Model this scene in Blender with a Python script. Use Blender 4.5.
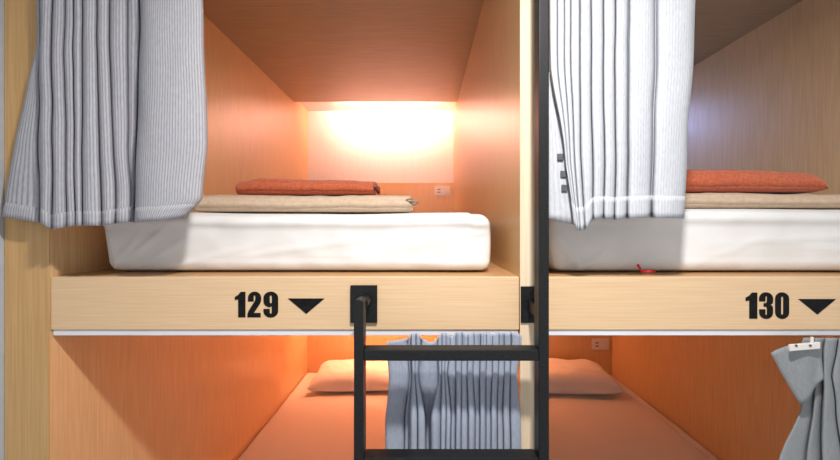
import bpy, bmesh, math, random
from mathutils import Vector, noise

for o in list(bpy.data.objects):
    bpy.data.objects.remove(o)
S = bpy.context.scene
C = S.collection
random.seed(4)

# ---------------------------------------------------------------- camera
F, CX, CY, CAMY, CAMZ = 383.0, 424.0, 228.0, -0.90, 1.55
cam_d = bpy.data.cameras.new('camera')
cam_d.sensor_width = 36
cam_d.lens = F / 840 * 36
cam_d.shift_x = -(CX - 420) / 840
cam_d.shift_y = (CY - 230) / 840
cam_d.clip_start = 0.02
cam = bpy.data.objects.new('camera', cam_d)
C.objects.link(cam)
cam.location = (0, CAMY, CAMZ)
cam.rotation_euler = (math.pi / 2, 0, 0)
S.camera = cam

# ---------------------------------------------------------------- world, lights, exposure
W = bpy.data.worlds.new('world')
S.world = W
W.use_nodes = True
WB = W.node_tree.nodes['Background']
WB.inputs[0].default_value = (0.96, 0.97, 1.0, 1)
WB.inputs[1].default_value = 0.66
S.view_settings.view_transform = 'Standard'
S.view_settings.look = 'None'
S.view_settings.gamma = 1
S.view_settings.exposure = 0.0
KEY_POWER = 25.5
KEY_POS = (0.14, -0.735, 2.385)
KEY_COL = (1.0, 0.97, 0.95)
LED_129 = (13.0, (1.0, 0.475, 0.36))
LED_130 = (15.0, (0.38, 0.50, 1.0))
LED_LOW_LEFT = (25.0, (1.0, 0.36, 0.19))
LED_LOW_RIGHT = (9.0, (1.0, 0.35, 0.165))


def area(name, loc, sx, sy, power, col, parent=None, rot=(0, 0, 0)):
    d = bpy.data.lights.new(name, 'AREA')
    d.shape = 'RECTANGLE'
    d.size, d.size_y = sx, sy
    d.energy, d.color = power, col
    o = bpy.data.objects.new(name, d)
    C.objects.link(o)
    o.rotation_euler = rot
    if parent:
        o.parent = parent
        o.location = Vector(loc) - parent.location
    else:
        o.location = loc
    return o


# ---------------------------------------------------------------- helpers
def P(px, py, Y):
    """point on the plane at depth Y seen at a photo pixel"""
    d = Y - CAMY
    return ((px - CX) * d / F, Y, CAMZ - (py - CY) * d / F)


def PX(px, Y):
    return (px - CX) * (Y - CAMY) / F


def PZ(py, Y):
    return CAMZ - (py - CY) * (Y - CAMY) / F


def thing(name, label, cat, loc, group=None):
    o = bpy.data.objects.new(name, None)
    C.objects.link(o)
    o.location = loc
    o.empty_display_size = 0.05
    o['label'] = label
    o['category'] = cat
    if group:
        o['group'] = group
    return o


def wloc(o):
    v = Vector((0, 0, 0))
    while o:
        v += o.location
        o = o.parent
    return v


def obj(name, bm, mat, parent=None, origin=None, smooth=False, label=None):
    """link a world-space bmesh as one mesh object"""
    me = bpy.data.meshes.new(name)
    pl = wloc(parent) if parent else Vector((0, 0, 0))
    if origin is None:
        lo = Vector([min(v.co[i] for v in bm.verts) for i in range(3)])
        hi = Vector([max(v.co[i] for v in bm.verts) for i in range(3)])
        origin = Vector(((lo.x + hi.x) / 2, (lo.y + hi.y) / 2, lo.z))
    origin = Vector(origin)
    for v in bm.verts:
        v.co -= origin
    bmesh.ops.recalc_face_normals(bm, faces=bm.faces) if not bm.faces.layers.int.get('keep') else None
    for f in bm.faces:
        f.smooth = smooth
    bm.to_mesh(me)
    bm.free()
    me.materials.append(mat)
    o = bpy.data.objects.new(name, me)
    C.objects.link(o)
    o.location = origin - pl
    if parent:
        o.parent = parent
    if label:
        o['label'] = label
    return o


def tag(o, label, cat, group=None):
    o['label'] = label
    o['category'] = cat
    if group:
        o['group'] = group
    return o


def struct(o):
    o['kind'] = 'structure'
    return o


def add_box(bm, x0, x1, y0, y1, z0, z1, bev=0.0, seg=2):
    r = bmesh.ops.create_cube(bm, size=1)
    vs = r['verts']
    for v in vs:
        v.co = Vector(((x0 + x1) / 2 + v.co.x * (x1 - x0), (y0 + y1) / 2 + v.co.y * (y1 - y0),
                       (z0 + z1) / 2 + v.co.z * (z1 - z0)))
    if bev > 0:
        es = list({e for v in vs for e in v.link_edges})
        bmesh.ops.bevel(bm, geom=es, offset=bev, segments=seg, affect='EDGES', profile=0.5)


def box(x0, x1, y0, y1, z0, z1, bev=0.0, seg=2):
    bm = bmesh.new()
    add_box(bm, x0, x1, y0, y1, z0, z1, bev, seg)
    return bm


def add_cyl(bm, p0, p1, r, n=20):
    p0, p1 = Vector(p0), Vector(p1)
    d = p1 - p0
    res = bmesh.ops.create_cone(bm, cap_ends=True, segments=n, radius1=r, radius2=r, depth=d.length)
    q = Vector((0, 0, 1)).rotation_difference(d.normalized())
    for v in res['verts']:
        v.co = q @ v.co + (p0 + p1) / 2


# ---------------------------------------------------------------- materials
def mat(name, col, rough=0.5, metal=0.0, spec=0.5, sheen=0.0):
    m = bpy.data.materials.new(name)
    m.use_nodes = True
    b = m.node_tree.nodes['Principled BSDF']
    b.inputs['Base Color'].default_value = (*col, 1)
    b.inputs['Roughness'].default_value = rough
    b.inputs['Metallic'].default_value = metal
    b.inputs['Specular IOR Level'].default_value = spec
    if sheen:
        b.inputs['Sheen Weight'].default_value = sheen
    return m


def noise_mix(m, c1, c2, scale=(1, 1, 1), ns=5.0, detail=6, bump=0.0, lo=0.35, hi=0.65, coord='pos', bump_dist=0.002):
    nt = m.node_tree
    b = nt.nodes['Principled BSDF']
    if coord == 'pos':
        g = nt.nodes.new('ShaderNodeNewGeometry')
        out = g.outputs['Position']
    else:
        g = nt.nodes.new('ShaderNodeTexCoord')
        out = g.outputs[coord]
    mp = nt.nodes.new('ShaderNodeMapping')
    mp.inputs['Scale'].default_value = scale
    nt.links.new(out, mp.inputs[0])
    n = nt.nodes.new('ShaderNodeTexNoise')
    n.inputs['Scale'].default_value = ns
    n.inputs['Detail'].default_value = detail
    nt.links.new(mp.outputs[0], n.inputs['Vector'])
    r = nt.nodes.new('ShaderNodeValToRGB')
    r.color_ramp.elements[0].position = lo
    r.color_ramp.elements[1].position = hi
    r.color_ramp.elements[0].color = (*c1, 1)
    r.color_ramp.elements[1].color = (*c2, 1)
    nt.links.new(n.outputs['Fac'], r.inputs[0])
    nt.links.new(r.outputs[0], b.inputs['Base Color'])
    if bump:
        bp = nt.nodes.new('ShaderNodeBump')
        bp.inputs['Strength'].default_value = bump
        bp.inputs['Distance'].default_value = bump_dist
        nt.links.new(n.outputs['Fac'], bp.inputs['Height'])
        nt.links.new(bp.outputs[0], b.inputs['Normal'])
    return m


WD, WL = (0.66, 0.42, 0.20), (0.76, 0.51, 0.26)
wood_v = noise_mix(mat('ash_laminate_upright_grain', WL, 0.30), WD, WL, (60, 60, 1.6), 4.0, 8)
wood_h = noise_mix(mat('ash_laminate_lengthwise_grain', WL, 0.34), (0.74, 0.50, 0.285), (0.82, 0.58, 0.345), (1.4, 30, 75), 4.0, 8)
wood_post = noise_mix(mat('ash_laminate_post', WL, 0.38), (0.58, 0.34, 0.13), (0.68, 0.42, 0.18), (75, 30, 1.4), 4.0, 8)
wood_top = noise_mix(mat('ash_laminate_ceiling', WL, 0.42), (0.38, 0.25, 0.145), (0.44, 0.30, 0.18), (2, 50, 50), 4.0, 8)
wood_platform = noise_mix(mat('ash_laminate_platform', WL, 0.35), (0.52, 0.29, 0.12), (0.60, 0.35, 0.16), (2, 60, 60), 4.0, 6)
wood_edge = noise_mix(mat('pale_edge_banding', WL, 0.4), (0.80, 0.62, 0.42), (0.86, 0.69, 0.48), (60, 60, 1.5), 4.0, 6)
panel_white = noise_mix(mat('cream_back_panel', (0.8, 0.74, 0.68), 0.45), (0.82, 0.80, 0.78), (0.86, 0.84, 0.82), (20, 20, 2), 3, 4)
black_steel = noise_mix(mat('black_powder_coated_steel', (0.01, 0.01, 0.011), 0.45, spec=0.35), (0.006, 0.0065, 0.007), (0.012, 0.0125, 0.013),
                        (1, 1, 1), 180, 3, 0.15, bump_dist=0.0004)
black_ink = noise_mix(mat('black_vinyl_lettering', (0.01, 0.01, 0.01), 0.6, spec=0.1), (0.008, 0.008, 0.009), (0.014, 0.013, 0.013), (1, 1, 1), 60, 2)
white_metal = noise_mix(mat('white_aluminium_track', (0.8, 0.8, 0.82), 0.4), (0.78, 0.79, 0.82), (0.84, 0.85, 0.88), (1, 20, 20), 8, 2)
white_plastic = noise_mix(mat('white_switch_plastic', (0.8, 0.77, 0.7), 0.35), (0.80, 0.76, 0.70), (0.84, 0.80, 0.74), (1, 1, 1), 30, 2)
grey_plastic = noise_mix(mat('dark_grey_plastic', (0.1, 0.1, 0.11), 0.5), (0.09, 0.09, 0.10), (0.14, 0.14, 0.15), (1, 1, 1), 90, 2)
sheet = noise_mix(mat('white_cotton_sheet', (0.82, 0.82, 0.80), 0.85, spec=0.2), (0.80, 0.79, 0.76), (0.85, 0.84, 0.82), (1, 1, 1), 9, 5, 0.25, bump_dist=0.003)
sheet_low = noise_mix(mat('white_cotton_bed_cover', (0.8, 0.78, 0.75), 0.9, spec=0.15), (0.80, 0.77, 0.73), (0.84, 0.81, 0.77), (1, 1, 1), 350, 2, 0.3, bump_dist=0.001)
terracotta = noise_mix(mat('terracotta_terry_cloth', (0.5, 0.12, 0.05), 0.95, spec=0.1, sheen=0.3), (0.50, 0.105, 0.042), (0.62, 0.16, 0.075),
                       (1, 1, 1), 130, 5, 0.6, bump_dist=0.003)
tan = noise_mix(mat('tan_fleece_blanket', (0.6, 0.42, 0.27), 0.95, spec=0.1, sheen=0.2), (0.58, 0.43, 0.30), (0.66, 0.50, 0.36),
                (1, 1, 1), 90, 5, 0.4, bump_dist=0.002)
red_thread = noise_mix(mat('red_thread', (0.7, 0.02, 0.03), 0.8), (0.6, 0.01, 0.03), (0.8, 0.03, 0.05), (1, 1, 1), 50, 2)
wall_paint = noise_mix(mat('pale_grey_wall_paint', (0.5, 0.53, 0.56), 0.8), (0.46, 0.50, 0.54), (0.50, 0.54, 0.58), (1, 1, 1), 25, 4, 0.1)
ceil_paint = noise_mix(mat('white_ceiling_paint', (0.7, 0.7, 0.7), 0.9), (0.68, 0.68, 0.68), (0.72, 0.72, 0.72), (1, 1, 1), 25, 4)
floor_mat = noise_mix(mat('grey_floor', (0.3, 0.3, 0.3), 0.5), (0.24, 0.24, 0.25), (0.32, 0.32, 0.33), (1, 1, 1), 6, 6)


def emis(name, col, strength):
    m = mat(name, (0.9, 0.9, 0.9), 0.5)
    b = m.node_tree.nodes['Principled BSDF']
    b.inputs['Emission Color'].default_value = (*col, 1)
    b.inputs['Emission Strength'].default_value = strength
    return m


def fabric(name, c_base, c_stripe, pitch, amount, transl=0.25, slub=260):
    """woven curtain cloth; thin stripes follow the cloth's own width (UV u in metres)"""
    m = bpy.data.materials.new(name)
    m.use_nodes = True
    nt = m.node_tree
    b = nt.nodes['Principled BSDF']
    b.inputs['Roughness'].default_value = 0.85
    b.inputs['Specular IOR Level'].default_value = 0.15
    tc = nt.nodes.new('ShaderNodeTexCoord')
    sep = nt.nodes.new('ShaderNodeSeparateXYZ')
    nt.links.new(tc.outputs['UV'], sep.inputs[0])
    mul = nt.nodes.new('ShaderNodeMath'); mul.operation = 'MULTIPLY'
    mul.inputs[1].default_value = 2 * math.pi / pitch
    nt.links.new(sep.outputs[0], mul.inputs[0])
    sn = nt.nodes.new('ShaderNodeMath'); sn.operation = 'SINE'
    nt.links.new(mul.outputs[0], sn.inputs[0])
    mr = nt.nodes.new('ShaderNodeMapRange')
    mr.inputs['From Min'].default_value = -0.1
    mr.inputs['From Max'].default_value = 0.7
    mr.inputs['To Min'].default_value = 0
    mr.inputs['To Max'].default_value = amount
    nt.links.new(sn.outputs[0], mr.inputs['Value'])
    n = nt.nodes.new('ShaderNodeTexNoise')
    n.inputs['Scale'].default_value = slub
    n.inputs['Detail'].default_value = 4
    mp = nt.nodes.new('ShaderNodeMapping')
    mp.inputs['Scale'].default_value = (1, 0.25, 1)
    nt.links.new(tc.outputs['UV'], mp.inputs[0])
    nt.links.new(mp.outputs[0], n.inputs['Vector'])
    mx = nt.nodes.new('ShaderNodeMix'); mx.data_type = 'RGBA'
    mx.inputs[6].default_value = (*c_base, 1)
    mx.inputs[7].default_value = (*c_stripe, 1)
    nt.links.new(mr.outputs[0], mx.inputs[0])
    mx2 = nt.nodes.new('ShaderNodeMix'); mx2.data_type = 'RGBA'; mx2.blend_type = 'MULTIPLY'
    mx2.inputs[0].default_value = 0.35
    nt.links.new(mx.outputs[2], mx2.inputs[6])
    nt.links.new(n.outputs['Fac'], mx2.inputs[7])
    nt.links.new(mx2.outputs[2], b.inputs['Base Color'])
    bp = nt.nodes.new('ShaderNodeBump')
    bp.inputs['Strength'].default_value = 0.3
    bp.inputs['Distance'].default_value = 0.001
    nt.links.new(n.outputs['Fac'], bp.inputs['Height'])
    nt.links.new(bp.outputs[0], b.inputs['Normal'])
    tr = nt.nodes.new('ShaderNodeBsdfTranslucent')
    nt.links.new(mx2.outputs[2], tr.inputs[0])
    ms = nt.nodes.new('ShaderNodeMixShader')
    ms.inputs[0].default_value = transl
    out = nt.nodes['Material Output']
    nt.links.new(b.outputs[0], ms.inputs[1])
    nt.links.new(tr.outputs[0], ms.inputs[2])
    nt.links.new(ms.outputs[0], out.inputs[0])
    return m


cloth_stripe = fabric('grey_pinstripe_curtain_cloth', (0.65, 0.635, 0.66), (0.31, 0.335, 0.40), 0.0056, 0.70, 0.12)
cloth_pale = fabric('pale_grey_curtain_cloth', (0.80, 0.82, 0.86), (0.55, 0.58, 0.64), 0.0065, 0.4, 0.12)
cloth_plain = fabric('blue_grey_curtain_cloth', (0.58, 0.64, 0.76), (0.50, 0.56, 0.68), 0.006, 0.4, 0.15)
cloth_dull = fabric('dull_grey_curtain_cloth', (0.44, 0.465, 0.48), (0.38, 0.40, 0.42), 0.006, 0.3, 0.15)

# ---------------------------------------------------------------- setting
XL0, XL, XDL, XDM, XDR, XR, XR1 = -0.983, -0.878, 0.2245, 0.2575, 0.290, 1.417, 1.482
YB = 2.0
struct(obj('floor', box(-1.3, 2.2, -1.6, 2.3, -0.06, 0.0), floor_mat))
struct(obj('ceiling', box(-1.3, 2.2, -1.6, 2.3, 2.475, 2.53), ceil_paint))
struct(obj('wall_left', box(-1.10, XL0 - 0.001, -1.6, 2.3, 0.0, 2.475), wall_paint))
struct(obj('wall_back', box(XL0, 2.2, 2.035, 2.1, 0.0, 2.475), wall_paint))


# ---------------------------------------------------------------- sleeping pods
def poly_mesh(bm, outline, holes, y0, y1):
    """extruded flat glyph; outline / holes are lists of (x, z)"""
    cu = bpy.data.curves.new('glyph', 'CURVE')
    cu.dimensions = '2D'
    cu.fill_mode = 'BOTH'
    for ring in [outline] + holes:
        sp = cu.splines.new('POLY')
        sp.points.add(len(ring) - 1)
        for i, (x, z) in enumerate(ring):
            sp.points[i].co = (x, z, 0, 1)
        sp.use_cyclic_u = True
    o = bpy.data.objects.new('glyph', cu)
    C.objects.link(o)
    bpy.context.view_layer.update()
    me = bpy.data.meshes.new_from_object(o.evaluated_get(bpy.context.evaluated_depsgraph_get()))
    b2 = bmesh.new()
    b2.from_mesh(me)
    bmesh.ops.remove_doubles(b2, verts=b2.verts, dist=1e-6)
    r = bmesh.ops.extrude_face_region(b2, geom=b2.faces[:])
    top = [g for g in r['geom'] if isinstance(g, bmesh.types.BMVert)]
    ts = set(top)
    for v in b2.verts:
        x, z = v.co.x, v.co.y
        v.co = Vector((x, y0 if v in ts else y1, z))
    tmp = bpy.data.meshes.new('t')
    b2.to_mesh(tmp)
    b2.free()
    bm.from_mesh(tmp)
    bpy.data.objects.remove(o)
    bpy.data.curves.remove(cu)
    bpy.data.meshes.remove(me)
    bpy.data.meshes.remove(tmp)


def arc(cx, cz, rx, rz, a0, a1, n=10):
    return [(cx + rx * math.cos(math.radians(a0 + (a1 - a0) * i / n)),
             cz + rz * math.sin(math.radians(a0 + (a1 - a0) * i / n))) for i in range(n + 1)]


# condensed heavy digits in a 0..w by 0..1 cell
def glyph(ch):
    if ch == '1':
        return 0.36, [(0.36, 0), (0.36, 1), (0.20, 1), (0.12, 0.885), (0.0, 0.80), (0.0, 0.68), (0.115, 0.70), (0.115, 0)], []
    if ch == '0':
        o = arc(0.27, 0.76, 0.27, 0.25, 0, 180) + arc(0.27, 0.24, 0.27, 0.25, 180, 360)
        h = arc(0.27, 0.80, 0.045, 0.05, 0, 180, 6) + arc(0.27, 0.20, 0.045, 0.05, 180, 360, 6)
        return 0.54, o, [h]
    if ch == '9':
        o = (arc(0.27, 0.76, 0.27, 0.25, 0, 180) + arc(0.27, 0.62, 0.27, 0.23, 180, 262, 6) +
             [(0.305, 0.44), (0.305, 0.22)] + arc(0.268, 0.19, 0.037, 0.05, 0, -180, 6) +
             [(0.231, 0.33), (0.0, 0.33)] + arc(0.27, 0.24, 0.27, 0.25, 180, 360))
        h = arc(0.27, 0.81, 0.04, 0.05, 0, 180, 6) + arc(0.27, 0.60, 0.04, 0.05, 180, 360, 6)
        return 0.54, o, [h]
    if ch == '2':
        o = (arc(0.27, 0.76, 0.25, 0.25, 0, 180) + [(0.02, 0.62), (0.235, 0.62)] +
             [(0.235, 0.80)] + arc(0.268, 0.81, 0.034, 0.05, 180, 0, 6) +
             [(0.302, 0.72), (0.27, 0.62), (0.13, 0.40), (0.03, 0.22), (0.0, 0.12), (0.0, 0.0), (0.50, 0.0), (0.50, 0.17),
              (0.24, 0.17), (0.40, 0.41), (0.49, 0.56), (0.52, 0.68)])
        return 0.53, o, []
    if ch == '3':
        o = (arc(0.26, 0.77, 0.26, 0.24, 0, 180) + [(0.0, 0.66), (0.23, 0.66), (0.23, 0.81)] +
             arc(0.262, 0.82, 0.032, 0.045, 180, 0, 6) + [(0.294, 0.66), (0.27, 0.60), (0.17, 0.59), (0.17, 0.46), (0.27, 0.45), (0.294, 0.39), (0.294, 0.19)] +
             arc(0.262, 0.18, 0.032, 0.045, 0, -180, 6) + [(0.23, 0.36), (0.0, 0.36)] + arc(0.26, 0.24, 0.26, 0.25, 180, 360) +
             [(0.52, 0.40), (0.50, 0.48), (0.42, 0.53), (0.50, 0.58), (0.52, 0.66)])
        return 0.53, o, []


def number(text, spans, py0, py1, parent, label):
    bm = bmesh.new()
    z1, z0 = PZ(py0, 0), PZ(py1, 0)
    for ch, (a, b) in zip(text, spans):
        w, o, hs = glyph(ch)
        xa, xb = PX(a, 0), PX(b, 0)
        f = lambda ring: [(xa + x / w * (xb - xa), z0 + z * (z1 - z0)) for x, z in ring]
        poly_mesh(bm, f(o), [f(h) for h in hs], -0.0012, 0.0)
    obj('number', bm, black_ink, parent, label=label)


def arrow(a, b, c, py0, py1, parent):
    bm = bmesh.new()
    poly_mesh(bm, [(PX(a, 0), PZ(py0, 0)), (PX(b, 0), PZ(py0, 0)), (PX(c, 0), PZ(py1, 0))], [], -0.0012, 0.0)
    obj('arrow', bm, black_ink, parent, label='black triangle pointing down')


def pod(label, x0, x1, xi0, xi1, zplat, zbot, zceil, ztop, led, led_span, flat=False):
    rec = 0.0 if flat else 0.034
    """x0..x1 outside, xi0..xi1 inside, zplat platform top, zbot underside of fascia, zceil ceiling"""
    cx = (x0 + x1) / 2
    t = thing('sleeping_pod', label, 'sleeping pod', (cx, 1.0, zbot))
    e = 0.0006
    for a, b, nm in ((x0, xi0, 'l'), (xi1, x1, 'r')):
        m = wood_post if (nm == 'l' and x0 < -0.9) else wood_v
        s = obj('side_panel', box(a + e, b - e, 0.0, YB + 0.03, zbot, ztop - (0.0005 if not flat else -0.0004)), wood_v, t)
        # visible front edge of the panel
        if not flat:
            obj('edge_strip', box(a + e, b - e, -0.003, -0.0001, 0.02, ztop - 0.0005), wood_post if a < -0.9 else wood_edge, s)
    # platform and fascia
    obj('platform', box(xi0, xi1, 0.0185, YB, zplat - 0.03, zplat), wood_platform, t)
    fa = obj('fascia', box(xi0 + 0.0008, xi1 - 0.0008, 0.0, 0.018, zbot, zplat - 0.0002, 0.0012, 1), wood_h, t)
    # back: upper cream panel and lower wooden band that stands proud of it
    zband = zplat + 0.456
    obj('back_panel', box(xi0, xi1, YB, YB + 0.03, zband, ztop - 0.03), panel_white, t, label='pale cream panel behind the lamp')
    obj('headboard_band', box(xi0, xi1, YB - 0.012, YB + 0.03, zplat, zband), wood_v, t)
    # ceiling with a recess over the head end
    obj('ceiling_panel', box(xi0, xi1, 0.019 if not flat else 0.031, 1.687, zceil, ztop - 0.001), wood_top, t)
    obj('recess_panel', box(xi0, xi1, 1.688, YB, zceil + rec, ztop - 0.001), panel_white, t)
    # top lip over the entrance
    if not flat:
        obj('entrance_rail', box(xi0, xi1, 0.0, 0.018, zceil - (0.062 if not flat else 0.0), ztop - 0.001), wood_h, t)
    # lamp: shallow light bar tucked in the recess
    p, col = led
    a, b = led_span
    zl = zceil + rec
    lb = obj('light_bar', box(a, b, 1.70, 1.735, zl - 0.016, zl, 0.003, 1), white_metal, t)
    obj('diffuser', box(a + 0.01, b - 0.01, 1.7352, 1.7368, zl - 0.015, zl - 0.003), emis('lamp_diffuser', col, 4.0 * p / 9), lb)
    area('lamp', ((a + b) / 2, 1.738, zl - 0.009), b - a - 0.03, 0.012, p, col, t, (math.radians(50 if flat else 93), 0, 0))
    return t, fa


def wall_plate(t, x0, x1, z0, z1, kind):
    y = YB - 0.012
    pl = obj(kind, box(x0, x1, y - 0.008, y - 0.0001, z0, z1, 0.003, 2), white_plastic, t)
    cx, cz, h, w = (x0 + x1) / 2, (z0 + z1) / 2, z1 - z0, x1 - x0
    obj('rocker', box(cx + w * 0.05, x1 - w * 0.12, y - 0.0115, y - 0.0081, cz - h * 0.24, cz + h * 0.24, 0.001, 1), white_plastic, pl)
    for dz in (-0.14, 0.14):
        obj('slot', box(x0 + w * 0.2, x0 + w * 0.38, y - 0.0095, y - 0.0081, cz + dz * h - 0.004, cz + dz * h + 0.004), grey_plastic, pl)


ZP = 1.435
t129, f129 = pod('upper left sleeping pod numbered 129 in pale wood, glowing warm inside', XL0, XDM, XL, XDL,
                 ZP, 1.3105, 2.402, 2.47, LED_129, (-0.62, 0.12))
number('129', [(235, 245.5), (247.6, 261.5), (263.6, 278.2)], 291.8, 317.2, f129, 'black number 129')
arrow(288, 324.6, 306.4, 298.4, 313.8, f129)
wall_plate(t129, PX(434.5, 1.99), PX(450, 1.99), PZ(196, 1.99), PZ(186, 1.99), 'light_switch')
t130, f130 = pod('upper right sleeping pod numbered 130 in pale wood, dim cool interior', XDM, XR1, XDR, XR,
                 ZP, 1.3105, 2.402, 2.47, LED_130, (0.74, 0.98))
number('130', [(745.5, 757), (759, 773), (775, 788.8)], 292.5, 318.6, f130, 'black number 130')
arrow(798, 835.6, 817, 299, 314.4, f130)
tl1, fl1 = pod('lower left sleeping pod under number 129, lit bright orange inside', XL0, XDM, XL, XDL,
               0.300, 0.02, 1.297, 1.3095, LED_LOW_LEFT, (-0.62, 0.12), True)
tl2, fl2 = pod('lower right sleeping pod under number 130, lit deep orange inside', XDM, XR1, XDR, XR,
               0.300, 0.02, 1.297, 1.3095, LED_LOW_RIGHT, (0.33, 0.62), True)
wall_plate(tl2, PX(591.5, 1.99), PX(608.5, 1.99), PZ(349.5, 1.99), PZ(338.5, 1.99), 'wall_socket')
wall_plate(tl1, PX(434.5, 1.99), PX(450, 1.99), PZ(349.5, 1.99), PZ(338.5, 1.99), 'wall_socket')


def track(t, x0, x1, z0, z1, y0, y1):
    bm = bmesh.new()
    add_box(bm, x0, x1, y0, y1, z0, z1, 0.001, 1)
    return obj('curtain_track', bm, white_metal, t, label='white curtain track')


track(tl1, XL + 0.002, XDL - 0.002, PZ(335.3, 0.006), 1.3092, 0.004, 0.03)
track(tl2, XDR + 0.002, XR - 0.002, PZ(335.3, 0.006), 1.3092, 0.004, 0.03)
track(t129, XL0 + 0.01, XDM - 0.002, 2.335, 2.36, -0.075, -0.0035)
track(t130, XDM + 0.002, XR, 2.335, 2.36, -0.075, -0.0035)


# ---------------------------------------------------------------- soft goods
def fbm(p, s, seed=0.0):
    return noise.noise(Vector(p) * s + Vector((seed, seed * 1.7, -seed)))


def round_box(x0, x1, y0, y1, z0, z1, r, nx, ny, nz, fn=None):
    """subdivided box with rounded edges, then fn(co)->offset"""
    bm = bmesh.new()
    cx, cy, cz = (x0 + x1) / 2, (y0 + y1) / 2, (z0 + z1) / 2
    hx, hy, hz = (x1 - x0) / 2, (y1 - y0) / 2, (z1 - z0) / 2
    cache = {}

    def dist(n, h):
        # parameters bunched towards the ends
        out = []
        for i in range(n + 1):
            s = -1 + 2 * i / n
            out.append(math.sin(s * math.pi / 2) * 0.5 + s * 0.5)
        return out
    ux, uy, uz = dist(nx, hx), dist(ny, hy), dist(nz, hz)

    def V(i, j, k):
        key = (i, j, k)
        if key not in cache:
            p = Vector((ux[i] * hx, uy[j] * hy, uz[k] * hz))
            q = Vector((max(-hx + r, min(hx - r, p.x)), max(-hy + r, min(hy - r, p.y)), max(-hz + r, min(hz - r, p.z))))
            d = p - q
            if d.length > 1e-9:
                p = q + d.normalized() * r
            p = p + Vector((cx, cy, cz))
            if fn:
                p = p + Vector(fn(p))
            cache[key] = bm.verts.new(p)
        return cache[key]
    def face(a, b, c, d):
        try:
            bm.faces.new((a, b, c, d))
        except ValueError:
            pass
    for i in range(nx):
        for j in range(ny):
            face(V(i, j, 0), V(i, j + 1, 0), V(i + 1, j + 1, 0), V(i + 1, j, 0))
            face(V(i, j, nz), V(i + 1, j, nz), V(i + 1, j + 1, nz), V(i, j + 1, nz))
    for i in range(nx):
        for k in range(nz):
            face(V(i, 0, k), V(i + 1, 0, k), V(i + 1, 0, k + 1), V(i, 0, k + 1))
            face(V(i, ny, k), V(i, ny, k + 1), V(i + 1, ny, k + 1), V(i + 1, ny, k))
    for j in range(ny):
        for k in range(nz):
            face(V(0, j, k), V(0, j, k + 1), V(0, j + 1, k + 1), V(0, j + 1, k))
            face(V(nx, j, k), V(nx, j + 1, k), V(nx, j + 1, k + 1), V(nx, j, k + 1))
    return bm


def mattress(label, x0, x1, y0, y1, z0, z1, m, seed, creases=(), rad=0.030, bulge=1.0):
    def fn(p):
        top = (p.z - z0) / (z1 - z0)
        fr = max(0, 1 - (p.y - y0) / 0.08)
        o = Vector((0, 0, 0))
        o.y += fr * (0.006 * fbm(p, 6, seed) + 0.003 * fbm((p.x, p.y, p.z), 18, seed + 3))
        # the sheet's stitched edge: a shallow step below the top
        o.y += fr * 0.004 * math.tanh((0.78 - top) * 30) * (1 if top > 0.2 else 0.6)
        # diagonal drag creases near the ends of the front face
        for cx, cz, ang, ln, amp in creases:
            dx, dz = p.x - cx, p.z - cz
            a = math.radians(ang)
            al, ac = dx * math.cos(a) + dz * math.sin(a), -dx * math.sin(a) + dz * math.cos(a)
            o.y -= fr * amp * math.exp(-(ac / 0.007) ** 2) * math.exp(-(al / ln) ** 2)
        o.z += (1 if top > 0.5 else 0) * 0.004 * fbm(p, 4, seed + 9)
        side = 0.010 * math.sin(top * math.pi)
        if p.x < x0 + 0.05: o.x -= bulge * (side * 0.8 + 0.006 * fbm(p, 9, seed + 5) + 0.010 * top)
        if p.x > x1 - 0.05: o.x += bulge * (side * 0.8 + 0.004 * fbm(p, 9, seed + 6))
        if top > 0.6 and p.x > x1 - 0.05 : o.z -= 0.004
        return o
    bm = round_box(x0, x1, y0, y1, z0, z1, rad, 120, 24, 26, fn)
    # keep the underside flat on the platform
    for v in bm.verts:
        if v.co.z < z0 + 0.0005:
            v.co.z = z0 + 0.0005
    o = obj('mattress', bm, m, smooth=True)
    tag(o, label, 'mattress')
    return o


cr = [(-0.72, 1.50, 38, 0.10, 0.006), (-0.66, 1.49, 30, 0.08, 0.004), (-0.76, 1.49, 55, 0.05, 0.006), (-0.55, 1.475, 14, 0.12, 0.003),
      (-0.30, 1.50, 8, 0.2, 0.003), (-0.1, 1.47, -4, 0.2, 0.002), (0.05, 1.52, 12, 0.12, 0.003), (-0.78, 1.47, 100, 0.05, 0.005)]
m1 = mattress('white sheeted mattress showing its right end, in pod 129', -0.815, 0.172, 0.075, 1.94, ZP + 0.0003, 1.589, sheet, 2.0, cr)
cr2 = [(0.42, 1.46, 35, 0.06, 0.005), (0.50, 1.46, 50, 0.05, 0.004), (0.38, 1.47, 120, 0.05, 0.005), (1.0, 1.525, 3, 0.2, 0.003), (1.1, 1.49, -6, 0.15, 0.003),
       (0.56, 1.45, 60, 0.04, 0.004), (0.8, 1.5, 20, 0.1, 0.002)]
m2 = mattress('white sheeted mattress with a red thread at its foot, in pod 130', 0.325, 1.385, 0.07, 1.94, ZP + 0.0003, 1.600, sheet, 7.0, cr2)
mattress('lower bed mattress with plain cover, under number 129 and left of the ladder', -0.872, 0.218, 0.06, 1.975, 0.3003, 0.470, sheet_low, 11.0, (), 0.012, 0.15)
mattress('lower bed mattress with plain cover, under number 130 and right of the ladder', 0.296, 1.411, 0.06, 1.975, 0.3003, 0.455, sheet_low, 15.0, (), 0.012, 0.15)

# red thread caught under the right mattress
bm = bmesh.new()
pts = [P(637.5, 264.5, 0.046), P(640, 268, 0.044), P(641, 271.5, 0.042), P(647, 271.5, 0.040), P(655, 271.3, 0.040)]
for a, b in zip(pts, pts[1:]):
    add_cyl(bm, a, b, 0.0030, 8)
obj('thread', bm, red_thread, m2, label='red thread')


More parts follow.
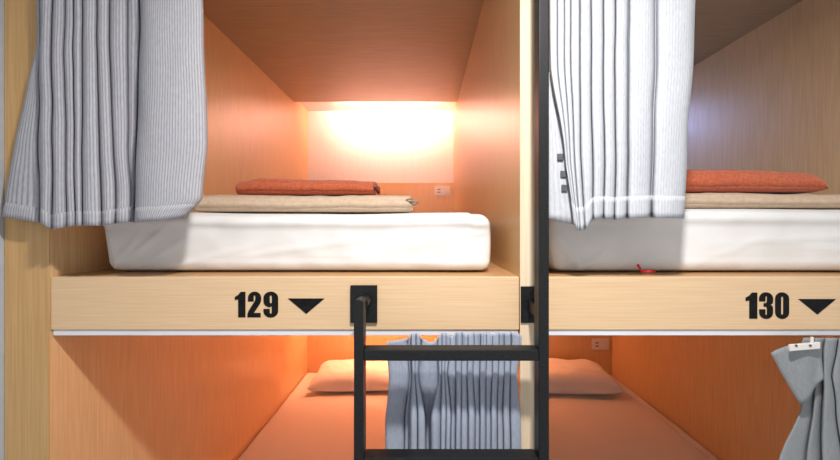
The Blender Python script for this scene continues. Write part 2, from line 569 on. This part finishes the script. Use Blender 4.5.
def roll(name, label, cat, x0, x1, yc, z0, hw, hh, turns, th, m, seed, skew=0.0, end_flop=0.0, group=None, taper=None):
    """cloth folded over and over: a flattened spiral with real thickness, swept along x"""
    n = int(26 * turns)
    prof = []
    for i in range(n + 1):
        a = math.pi * 0.5 + 2 * math.pi * i / 26
        k = 1 - (i / n) * (1 - 0.16)
        k = max(0.1, 1 - (i / 26) * (th * 1.12 / hh))
        # superellipse outline, flattened
        c, s = math.cos(a), math.sin(a)
        e = 0.75
        prof.append(((math.copysign(abs(c) ** e, c)) * (hw - hh + hh * k), math.copysign(abs(s) ** e, s) * hh * k))
    outer, inner = prof, []
    for i, p in enumerate(prof):
        q0, q1 = prof[max(0, i - 1)], prof[min(n, i + 1)]
        tx, tz = q1[0] - q0[0], q1[1] - q0[1]
        L = math.hypot(tx, tz) or 1
        inner.append((p[0] - tz / L * th * -1 * -1, p[1] + tx / L * th * -1))
    ring = outer + inner[::-1]
    NX = 70
    bm = bmesh.new()
    rows = []
    for i in range(NX + 1):
        u = i / NX
        x = x0 + (x1 - x0) * u
        sc = 1.0 if taper is None else taper(u)
        row = []
        for j, (py, pz) in enumerate(ring):
            zz = pz * sc
            co = Vector((x, yc + py + skew * (u - 0.5), z0 + hh * sc + zz))
            nn = 0.004 * fbm(co, 7, seed) + 0.0025 * fbm(co, 22, seed)
            co.z += nn * min(1, max(0, (zz + hh) / hh))
            co.y += 0.7 * nn
            ex = max(0, (u - 0.93) / 0.07)
            co.x += end_flop * ex * (0.5 + fbm((0, py * 3, pz * 9), 5, seed)) * (1 - j / len(ring) * 0.3)
            ex0 = max(0, (0.05 - u) / 0.05)
            co.x -= 0.008 * ex0 * fbm((0, py, pz), 25, seed)
            co.z = max(co.z, z0 + 0.001)
            row.append(bm.verts.new(co))
        rows.append(row)
    R = len(ring)
    for i in range(NX):
        for j in range(R):
            bm.faces.new((rows[i][j], rows[i][(j + 1) % R], rows[i + 1][(j + 1) % R], rows[i + 1][j]))
    for row in (rows[0], rows[-1]):
        for j in range(n):
            bm.faces.new((row[j], row[j + 1], row[R - 2 - j], row[R - 1 - j]))
    o = obj(name, bm, m, smooth=True)
    tag(o, label, cat, group)
    return o


ZT1, ZT2 = 1.5925, 1.6025
yb1 = 0.20
tp = lambda u: 0.80 + 0.2 * math.sin(min(1, u * 2.2) * math.pi / 2) if u < 0.5 else 1.0
roll('folded_blanket', 'tan folded blanket on the mattress of pod 129 below the rolled towel', 'blanket',
     PX(190, 0.1), PX(404, 0.1), 0.24, ZT1, 0.125, 0.0218, 2.1, 0.0075, tan, 3.0, 0.02, 0.035)
roll('towel', 'terracotta towel with an open rolled end, on the tan blanket of pod 129', 'towel',
     PX(234, 0.18), PX(372, 0.18), 0.272, ZT1 + 0.0520, 0.092, 0.0235, 2.2, 0.006, terracotta, 8.0, -0.02, 0.012, None,
     lambda u: (0.80 + 1.6 * u if u < 0.14 else 1.03 - 0.28 * (u - 0.14)))
roll('folded_blanket', 'tan folded blanket on the mattress of pod 130 below the terracotta towel', 'blanket',
     PX(650, 0.1), PX(900, 0.1), 0.24, ZT2, 0.125, 0.0195, 1.6, 0.0065, tan, 13.0, 0.0, 0.02)
roll('towel', 'terracotta towel with a plump rounded end, on the tan blanket of pod 130', 'towel',
     PX(640, 0.13), PX(832, 0.13), 0.235, ZT2 + 0.047, 0.10, 0.031, 2.4, 0.007, terracotta, 21.0, 0.0, 0.0, None,
     lambda u: (1.0 if u < 0.62 else 1.0 - 0.22 * ((u - 0.62) / 0.38) ** 1.3) * (1 if u < 0.94 else 0.3 + 0.7 * math.sqrt(max(0, 1 - ((u - 0.94) / 0.06) ** 2))))


def pillow(label, xc, yc, z0, hx, hy, hz, rotz, tilt, seed):
    bm = bmesh.new()
    N = 44
    rows = {}
    for s in (1, -1):
        for i in range(N + 1):
            for j in range(N + 1):
                u, v = -1 + 2 * i / N, -1 + 2 * j / N
                edge = i in (0, N) or j in (0, N)
                if edge and s == -1:
                    rows[(s, i, j)] = rows[(1, i, j)]
                    continue
                h = ((1 - u ** 4) ** 0.55) * ((1 - v ** 4) ** 0.55)
                pinch = 1 - 0.07 * (1 - abs(v) ** 2) * abs(u) ** 6
                pinch2 = 1 - 0.07 * (1 - abs(u) ** 2) * abs(v) ** 6
                x, y = u * hx * pinch, v * hy * pinch2
                z = hz * (h if s > 0 else -0.62 * h)
                wr = 0.010 * fbm((x, y, s * 1.0), 6, seed) + 0.004 * fbm((x * 2.2, y * 2.2, s), 9, seed + 4)
                z += wr * (0.3 + h) * (1 if s > 0 else 0.2)
                co = Vector((x, y, z + 0.62 * hz))
                ca, sa = math.cos(tilt), math.sin(tilt)
                co = Vector((co.x, co.y * ca - co.z * sa, co.y * sa + co.z * ca))
                ca, sa = math.cos(rotz), math.sin(rotz)
                co = Vector((xc + co.x * ca - co.y * sa, yc + co.x * sa + co.y * ca, z0 + co.z))
                rows[(s, i, j)] = bm.verts.new(co)
    for s in (1, -1):
        for i in range(N):
            for j in range(N):
                a, b, c, d = rows[(s, i, j)], rows[(s, i + 1, j)], rows[(s, i + 1, j + 1)], rows[(s, i, j + 1)]
                bm.faces.new((a, b, c, d) if s > 0 else (d, c, b, a))
    zm = min(v.co.z for v in bm.verts)
    for v in bm.verts:
        v.co.z += z0 - zm
    o = obj('pillow', bm, sheet_low, smooth=True)
    tag(o, label, 'pillow')


pillow('pillow against the back wall of the lower left orange pod', -0.46, 1.75, 0.4735, 0.30, 0.185, 0.078, 0.03, 0.06, 2.0)
pillow('pillow against the back wall of the lower right orange pod', 0.96, 1.75, 0.4585, 0.33, 0.195, 0.090, -0.05, 0.06, 6.0)


# ---------------------------------------------------------------- curtains
def spline(pts, sub):
    out = []
    n = len(pts)
    for i in range(n - 1):
        p0, p1, p2, p3 = pts[max(0, i - 1)], pts[i], pts[i + 1], pts[min(n - 1, i + 2)]
        for k in range(sub):
            t = k / sub
            out.append(tuple(0.5 * ((2 * b) + (-a + c) * t + (2 * a - 5 * b + 4 * c - d) * t * t + (-a + 3 * b - 3 * c + d) * t ** 3)
                             for a, b, c, d in zip(p0, p1, p2, p3)))
    out.append(tuple(pts[-1]))
    return out


def curtain_mesh(levels, yf, pleat_depths, hem, rows=60, sub=4, wob=0.002, seed=1.0, xmax=None, ylim=None, dscale=None, ruffle=None, flat_front=0.12, sag=None, top=None, tsag=None):
    """levels: [(py, [boundary px...])] from top down; each interval is one pleat; hem: py of the hem at each boundary.
    pleat_depths: per pleat (front Y offset, valley Y offset) relative to yf."""
    nb = len(levels[0][1])

    def bounds(py):
        if py <= levels[0][0]:
            return levels[0][1]
        for (ya, A), (yb, B) in zip(levels, levels[1:]):
            if py <= yb:
                t = (py - ya) / (yb - ya)
                t = t * t * (3 - 2 * t) * 0.5 + t * 0.5
                return [a + (b - a) * t for a, b in zip(A, B)]
        return levels[-1][1]

    ytop = levels[0][0]
    bm = bmesh.new()
    uvl = bm.loops.layers.uv.new('uv')
    grid, us = [], None
    for r in range(rows + 1):
        v = r / rows
        row_hem = []
        B = bounds(ytop + (levels[-1][0] - ytop) * v)
        key = []
        for i in range(nb - 1):
            a, b = B[i], B[i + 1]
            w = b - a
            fo, vo = pleat_depths[i]
            ha, hb = hem[i], hem[i + 1]
            flare = 0.8 + 0.3 * v
            fo2, vo2 = fo * flare, vo * flare
            ta, tb = (top[i], top[i + 1]) if top else (ytop, ytop)
            ts = tsag[i] if tsag else 0
            H = lambda t: (ta + (tb - ta) * t + ts * 4 * t * (1 - t)) * (1 - v) + (ha + (hb - ha) * t) * v
            key.append((a + 0.02 * w, vo2, H(0)))
            key.append((a + flat_front * w, fo2 + (vo2 - fo2) * 0.12, H(flat_front)))
            key.append((a + 0.5 * w, fo2, H(0.5)))
            key.append((b - flat_front * w, fo2 + (vo2 - fo2) * 0.22, H(1 - flat_front)))
        key.append((B[-1], pleat_depths[-1][1] * 0.4, (top[-1] if top else ytop) * (1 - v) + hem[-1] * v))
        pts = spline(key, sub)
        if us is None or r == rows:
            pass
        row = []
        for k, (px, dy, hy) in enumerate(pts):
            py = hy
            if dscale:
                dy *= dscale(hy)
            Y = yf + dy
            # undulate
            x = PX(px, Y)
            z = PZ(py, Y)
            Y += wob * fbm((x, 0, z), 9, seed) + wob * 0.6 * fbm((x * 3, 0, z), 14, seed + 2)
            x += wob * 0.9 * fbm((x * 2, 0.5, z), 8, seed + 5)
            if ruffle:
                dx, dy2, dz = ruffle(k / len(pts), v, x, z)
                x += dx; Y += dy2; z += dz
            if sag:
                Y += sag(k / len(pts), v)
            if ylim:
                Y = min(Y, ylim(py))
            if xmax and Y > -0.005:
                x = min(x, xmax)
            row.append(bm.verts.new((x, Y, z)))
        grid.append(row)
    # cloth length along the mid row
    mid = grid[len(grid) * 2 // 3]
    us = [0.0]
    for a, b in zip(mid, mid[1:]):
        us.append(us[-1] + (b.co - a.co).length)
    for r in range(rows):
        for k in range(len(mid) - 1):
            vs = (grid[r + 1][k], grid[r + 1][k + 1], grid[r][k + 1], grid[r][k])
            f = bm.faces.new(vs)
            for lp, (uu, vv) in zip(f.loops, ((us[k], r + 1), (us[k + 1], r + 1), (us[k + 1], r), (us[k], r))):
                lp[uvl].uv = (uu, grid[vv][0].co.z)
    return bm, grid


def cloth_obj(name, bm, m, parent=None, th=0.0012, label=None):
    o = obj(name, bm, m, parent, smooth=True, label=label)
    md = o.modifiers.new('thickness', 'SOLIDIFY')
    md.thickness = th
    md.offset = 0
    return o


def hem_band(grid, m, parent, rows_up, off=-0.0018, name='hem'):
    """the turned-up hem: a second layer of cloth over the last rows, in front"""
    bm = bmesh.new()
    uvl = bm.loops.layers.uv.new('uv')
    src = [[v.co.copy() for v in row] for row in grid[-1 - rows_up:]]
    return src


def build_curtain(name, label, group, levels, yf, depths, hem, m, rows_up=5, **kw):
    bm, grid = curtain_mesh(levels, yf, depths, hem, **kw)
    rows = [[v.co.copy() for v in row] for row in grid[-1 - rows_up:]]
    us = [0.0]
    for a, b in zip(rows[0], rows[0][1:]):
        us.append(us[-1] + (b - a).length)
    o = cloth_obj(name, bm, m)
    tag(o, label, 'curtain', group)
    # turned-up hem
    bm = bmesh.new()
    uvl = bm.loops.layers.uv.new('uv')
    g = []
    for ri, row in enumerate(rows):
        out = []
        for k, p in enumerate(row):
            a, b = row[max(0, k - 1)], row[min(len(row) - 1, k + 1)]
            t = (b - a)
            nrm = Vector((t.y, -t.x, 0))
            nrm = nrm.normalized() if nrm.length > 1e-9 else Vector((0, -1, 0))
            out.append(bm.verts.new(p + nrm * (0.0009 if ri else 0.0004) - (Vector((0, 0, 0.0015)) if ri == len(rows) - 1 else Vector((0, 0, 0)))))
        g.append(out)
    for r in range(len(g) - 1):
        for k in range(len(g[0]) - 1):
            f = bm.faces.new((g[r + 1][k], g[r + 1][k + 1], g[r][k + 1], g[r][k]))
            for lp, (uu, vv) in zip(f.loops, ((us[k], r + 1), (us[k + 1], r + 1), (us[k + 1], r), (us[k], r))):
                lp[uvl].uv = (uu, vv * 0.01)
    cloth_obj('hem', bm, m, o, th=0.0004)
    return o


# upper left curtain, flung over the post
YC = -0.062
top_py = PZ(0, 0)
# photo row at which the tracks would appear for this depth
PT = CY - (2.285 - CAMZ) * F / (YC - CAMY)
lv = [(PT, [37, 40, 52, 65, 74, 83, 96, 108, 127, 140, 201]),
      (42, [37, 40, 52, 65, 74.3, 83, 97, 109, 127, 139, 203]),
      (150, [16, 40, 52, 66, 75, 83, 100, 113, 128, 136, 207]),
      (205, [4, 40, 52, 67, 76, 83.3, 101.5, 115, 130, 134, 202]),
      (224, [1, 40, 52, 67, 76, 83.3, 102, 115, 130, 134, 186])]
hem = [216, 222, 229, 226, 225, 225, 225, 223, 221, 222, 217]
dp = [(0.016, 0.036), (-0.016, 0.040), (-0.012, 0.040), (-0.004, 0.036), (-0.010, 0.040), (-0.018, 0.042), (-0.012, 0.042), (0.000, 0.040),
      (0.022, 0.042), (-0.026, 0.040)]
CLEFT = build_curtain('curtain', 'grey pinstriped curtain bunched at the left over the wooden post of pod 129', None, lv, YC, dp, hem, cloth_stripe,
              rows_up=3, rows=70, sub=5, seed=3.0, wob=0.0028, flat_front=0.07)

# upper right curtain beside the ladder
lv = [(PT, [549, 557, 564, 570, 580, 591, 603, 615, 628, 656, 698]),
      (68, [550, 558, 565, 571, 580, 591, 603, 615, 628, 655, 693]),
      (150, [564.5, 567, 570, 574, 580, 592, 604, 615, 627, 652, 687]),
      (222, [574, 576, 578, 580, 585, 593, 604, 615, 627, 651, 684])]
hem = [222, 226, 230, 230, 229, 219, 218, 219, 218, 217, 218]
dp = [(-0.006, 0.016), (-0.005, 0.016), (-0.007, 0.016), (-0.010, 0.018), (-0.012, 0.020), (-0.010, 0.022), (-0.009, 0.022), (-0.010, 0.022),
      (-0.012, 0.022), (-0.016, 0.022)]
cur = build_curtain('curtain', 'pale grey pleated curtain hanging to the right of the ladder in front of pod 130', None, lv, YC, dp, hem, cloth_pale,
                    rows_up=4, rows=60, sub=5, seed=9.0)
# folded-back leading edge with snap fasteners
bm = bmesh.new()
uvl = bm.loops.layers.uv.new('uv')
g = []
NR = 24
for r in range(NR + 1):
    v = r / NR
    py = 72 + (219 - 72) * v
    xa = 548.0
    xb = (554 + (569 - 554) * v / 0.53) if v < 0.53 else (569 + (580 - 569) * (v - 0.53) / 0.47)
    row = []
    for k in range(7):
        t = k / 6
        x, yy, z = P(xa + (xb - xa) * t, py + (7 * t if v > 0.9 else 0) * (v - 0.9) * 10, YC + 0.020 - 0.005 * math.sin(t * 3.1))
        row.append(bm.verts.new((x, yy + 0.0015 * fbm((x, 0, z), 20, 4), z)))
    g.append(row)
for r in range(NR):
    for k in range(6):
        f = bm.faces.new((g[r + 1][k], g[r + 1][k + 1], g[r][k + 1], g[r][k]))
        for lp, (uu, vv) in zip(f.loops, ((k, r + 1), (k + 1, r + 1), (k + 1, r), (k, r))):
            lp[uvl].uv = (uu * 0.006, vv * 0.013)
fl = cloth_obj('turned_edge', bm, cloth_pale, cur)
for px, py in ((560.5, 157), (563.5, 174), (564.5, 188)):
    x, y, z = P(px, py, YC + 0.011)
    obj('snap_fastener', box(x - 0.0065, x + 0.0065, y - 0.001, y + 0.003, z - 0.0075, z + 0.0075, 0.001, 1), grey_plastic, fl)


# lower left curtain, gathered at the header, on the track under pod 129
YLIM = lambda py: min(0.043, -0.0015 + max(0, py - 337) * 0.003)


def ruf(u, v, x, z):
    h = max(0.0, 1 - v / 0.09)
    return 0.0008 * math.sin(x * 300) * h, 0.003 * math.sin(x * 420 + 2 * math.sin(x * 90)) * h, 0.0015 * fbm((x, 0, 0), 55, 3) * max(0, 1 - v / 0.02)


YL = -0.012
PB = CY + (CAMZ - 0.47) * F / (YL - CAMY)
b0 = [387, 408, 412, 416, 421, 438, 442, 446, 450, 456, 462, 468, 474, 480, 486, 492, 498, 504, 511, 521]
bp_ = [389, 410, 413, 415.5, 418, 439, 441.5, 444, 446.5, 455, 461, 467, 473, 480, 486, 492, 498, 504, 510, 517]
bt = [385, 404, 409.5, 417, 425.5, 430.5, 441, 446, 451, 456, 461, 468, 475, 480, 486, 491, 497, 503, 510, 521]
lv = [(333, b0), (343, b0), (371, bp_), (415, bt), (PB, [b + (b - 450) * 0.02 for b in bt])]
hem = [PB] * 20
top = [341, 338, 333, 333, 336, 338, 333, 333, 335, 333, 332, 334, 332, 333, 332, 334, 332, 333, 332, 335]
tsag = [0.5, 0, 0, 0, 5, 0, 0, 0, 1, 0, 0.5, 0, 0, 0, 0, 0, 0, 0, 0]
dp = [(0.024, 0.034), (0.026, 0.040), (-0.010, 0.010), (-0.010, 0.014), (0.030, 0.042), (-0.004, 0.022), (-0.010, 0.006), (-0.008, 0.014),
      (0.002, 0.024), (-0.009, 0.014), (-0.003, 0.012), (-0.010, 0.016), (0.000, 0.014), (-0.010, 0.020), (-0.002, 0.014), (-0.009, 0.014),
      (-0.002, 0.016), (-0.009, 0.014), (-0.004, 0.018)]
build_curtain('curtain', 'blue-grey gathered curtain behind the ladder rungs below pod 129', None, lv, YL, dp, hem, cloth_plain,
              rows_up=2, rows=130, sub=4, seed=17.0, ruffle=ruf, wob=0.003, ylim=YLIM, xmax=0.2205, dscale=lambda q: 0.75 if q < 372 else min(1.25, 0.75 + (q - 372) / 50), top=top, tsag=tsag)

# lower right curtain, at the right edge of the picture
YR = -0.012
lv = [(338, [800, 815, 826, 838, 852, 870, 884]), (352, [800, 815, 824, 836, 852, 870, 884]), (377, [803, 815, 823, 831, 848, 868, 884]),
      (408, [801, 813, 822, 836, 850, 868, 884]), (462, [777, 806, 821, 842, 856, 872, 886]), (PB, [750, 790, 812, 842, 860, 878, 894])]
lv[0] = (338, [804, 815, 826, 838, 852, 870, 884])
hem = [PB] * 7
dp = [(0.012, 0.016), (0.002, 0.016), (-0.014, 0.014), (-0.004, 0.016), (-0.010, 0.016), (-0.010, 0.016)]
cr_ = build_curtain('curtain', 'dull grey curtain with a pinched header at the right edge, below pod 130', None, lv, YR, dp, hem, cloth_dull,
                    rows_up=2, rows=110, sub=6, seed=27.0, wob=0.003, ylim=YLIM)
# header corner folded over towards the viewer
bm = bmesh.new()
uvl = bm.loops.layers.uv.new('uv')
A, B_, D, E = (774, 354), (822, 341), (804, 407), (822, 378)
g = []
for r in range(13):
    row = []
    for k in range(13):
        u, v = k / 12, r / 12
        tx = A[0] + (B_[0] - A[0]) * u, A[1] + (B_[1] - A[1]) * u - 4 * math.sin(u * 3.14)
        bx = D[0] + (E[0] - D[0]) * u, D[1] + (E[1] - D[1]) * u
        px, py = tx[0] + (bx[0] - tx[0]) * v, tx[1] + (bx[1] - tx[1]) * v
        x, _, z = P(px, py, YR - 0.02)
        row.append(bm.verts.new((x, YR - 0.022 + 0.010 * (1 - u) ** 2 + 0.003 * math.sin(u * 7 + v * 3), z)))
    g.append(row)
for r in range(12):
    for k in range(12):
        f = bm.faces.new((g[r + 1][k], g[r + 1][k + 1], g[r][k + 1], g[r][k]))
        for lp, (uu, vv) in zip(f.loops, ((k, r + 1), (k + 1, r + 1), (k + 1, r), (k, r))):
            lp[uvl].uv = (uu * 0.008, vv * 0.01)
cloth_obj('folded_corner', bm, cloth_dull, cr_)
bm = box(PX(788, YR - 0.03), PX(818, YR - 0.03), YR - 0.036, YR - 0.030, PZ(349.5, YR - 0.03), PZ(343, YR - 0.03), 0.0015, 2)
for v in bm.verts:
    v.co.z += (v.co.x - PX(788, YR)) * 0.08
add_cyl(bm, P(812, 343, YR - 0.033), P(812, 337, YR - 0.033), 0.003, 10)
hk = obj('hook_strip', bm, white_plastic, cr_, label='white plastic hook strip')
for px in (796, 810):
    bm = bmesh.new()
    x, y, z = P(px, 346, YR - 0.036)
    add_cyl(bm, (x, YR - 0.0375, z + 0.001), (x, YR - 0.0355, z + 0.001), 0.0028, 12)
    obj('stud', bm, grey_plastic, hk)

# ---------------------------------------------------------------- ladder
t = thing('ladder', 'black steel bunk ladder bolted to the front between pods 129 and 130', 'ladder', (0.06, -0.083, 0.0))
D0, D1 = -0.100, -0.064                 # front and back of the bars
xl0, xl1 = PX(353.8, D0), PX(363.4, D0)
xr0, xr1 = PX(539.0, D0), PX(549.3, D0)
zt = PZ(299.5, D0)
bm = bmesh.new()
r_ = (xl1 - xl0) / 2
ring = [(xl1, 0.003)] + [((xl0 + xl1) / 2 + r_ * math.cos(math.radians(q)), zt - r_ * 0.75 + r_ * 0.75 * math.sin(math.radians(q)))
                         for q in range(0, 181, 15)] + [(xl0, 0.003)]
va = [bm.verts.new((x, D0, z)) for x, z in ring]
vb = [bm.verts.new((x, D1, z)) for x, z in ring]
fa_ = bm.faces.new(va)
fb_ = bm.faces.new(vb[::-1])
for i in range(len(ring)):
    j = (i + 1) % len(ring)
    bm.faces.new((va[i], vb[i], vb[j], va[j]))
bmesh.ops.bevel(bm, geom=list(fa_.edges), offset=0.0014, segments=1, affect='EDGES')
rail_l = obj('rail', bm, black_steel, t)
bm = bmesh.new()
add_cyl(bm, ((xl0 + xl1) / 2 + 0.004, D1 - 0.001, zt - 0.016), ((xl0 + xl1) / 2 + 0.004, -0.0076, zt - 0.016), 0.011, 20)
obj('standoff', bm, black_steel, rail_l)
obj('rail', box(xr0, xr1, D0, D1, 0.003, 2.32, 0.0025, 2), black_steel, t)
z_r = PZ(350, D0)
for k in range(6):
    za = z_r - 0.2265 * k
    if za < 0.1:
        break
    obj('rung', box(xl1 + 0.0003, xr0 - 0.0003, D0 + 0.0005, D1, za - 0.0235, za, 0.002, 2), black_steel, t)


def plate(xc, z0, z1, w):
    p = obj('mounting_plate', box(xc - w / 2, xc + w / 2, -0.0075, -0.0035 if xc > 0.2 else -0.0005, z0, z1, 0.001, 1), black_steel, t)
    for dz in (0.014, -0.014):
        bm = bmesh.new()
        zc = (z0 + z1) / 2 + dz * 2
        add_cyl(bm, (xc, -0.0095, zc), (xc, -0.0072, zc), 0.0045, 6)
        if abs(dz) > 0 and xc > 0.2 or dz < 0:
            obj('bolt', bm, black_steel, p)
        else:
            bm.free()
    return p


xpl = (PX(350.3, -0.0075) + PX(377, -0.0075)) / 2
plate(xpl, PZ(323, -0.0075), PZ(285.5, -0.0075), 0.0625)
xpr = (xr0 + xr1) / 2 + 0.0005
wpr = 2 * (xpr - PX(521, -0.0075))
plate(xpr, PZ(323, -0.0075), PZ(286.5, -0.0075), wpr)
plate(xpr, 2.20, 2.287, wpr)
for za in (PZ(305, -0.0075), 2.243):
    obj('standoff', box(xr0 + 0.001, xr1 - 0.001, D1 - 0.001, -0.0075, za - 0.012, za + 0.012), black_steel, t)
obj('standoff', box(xl0 + 0.001, xl1 - 0.001, D1 - 0.001, -0.0006, 0.16, 0.184), black_steel, t)

# ---------------------------------------------------------------- corridor lamp
kx, ky, kz = KEY_POS
t = thing('ceiling_lamp', 'small round white ceiling lamp in the corridor above the ladder', 'lamp', (kx, ky, 2.4745))
bm = bmesh.new()
add_cyl(bm, (kx, ky, 2.405), (kx, ky, 2.4745), 0.07, 40)
obj('housing', bm, white_metal, t)
bm = bmesh.new()
add_cyl(bm, (kx, ky, 2.395), (kx, ky, 2.4048), 0.055, 40)
obj('diffuser', bm, emis('corridor_lamp_diffuser', (1, 0.97, 0.93), 6.0), t)
lo = area('lamp', (kx, ky, kz), 0.06, 0.06, KEY_POWER, KEY_COL, t)
lo.data.shape = 'DISK'
lo.data.size = 0.10


# ---------------------------------------------------------------- groups of repeated things
for o in list(bpy.data.objects):
    if o.parent is None and 'category' in o:
        g = {'sleeping pod': 'sleeping pods in two rows', 'mattress': 'mattresses in the sleeping pods', 'pillow': 'pillows in the lower pods',
             'towel': 'terracotta towels on the upper beds', 'blanket': 'tan blankets on the upper beds',
             'curtain': 'curtains of the sleeping pods'}.get(o['category'])
        if g:
            o['group'] = g
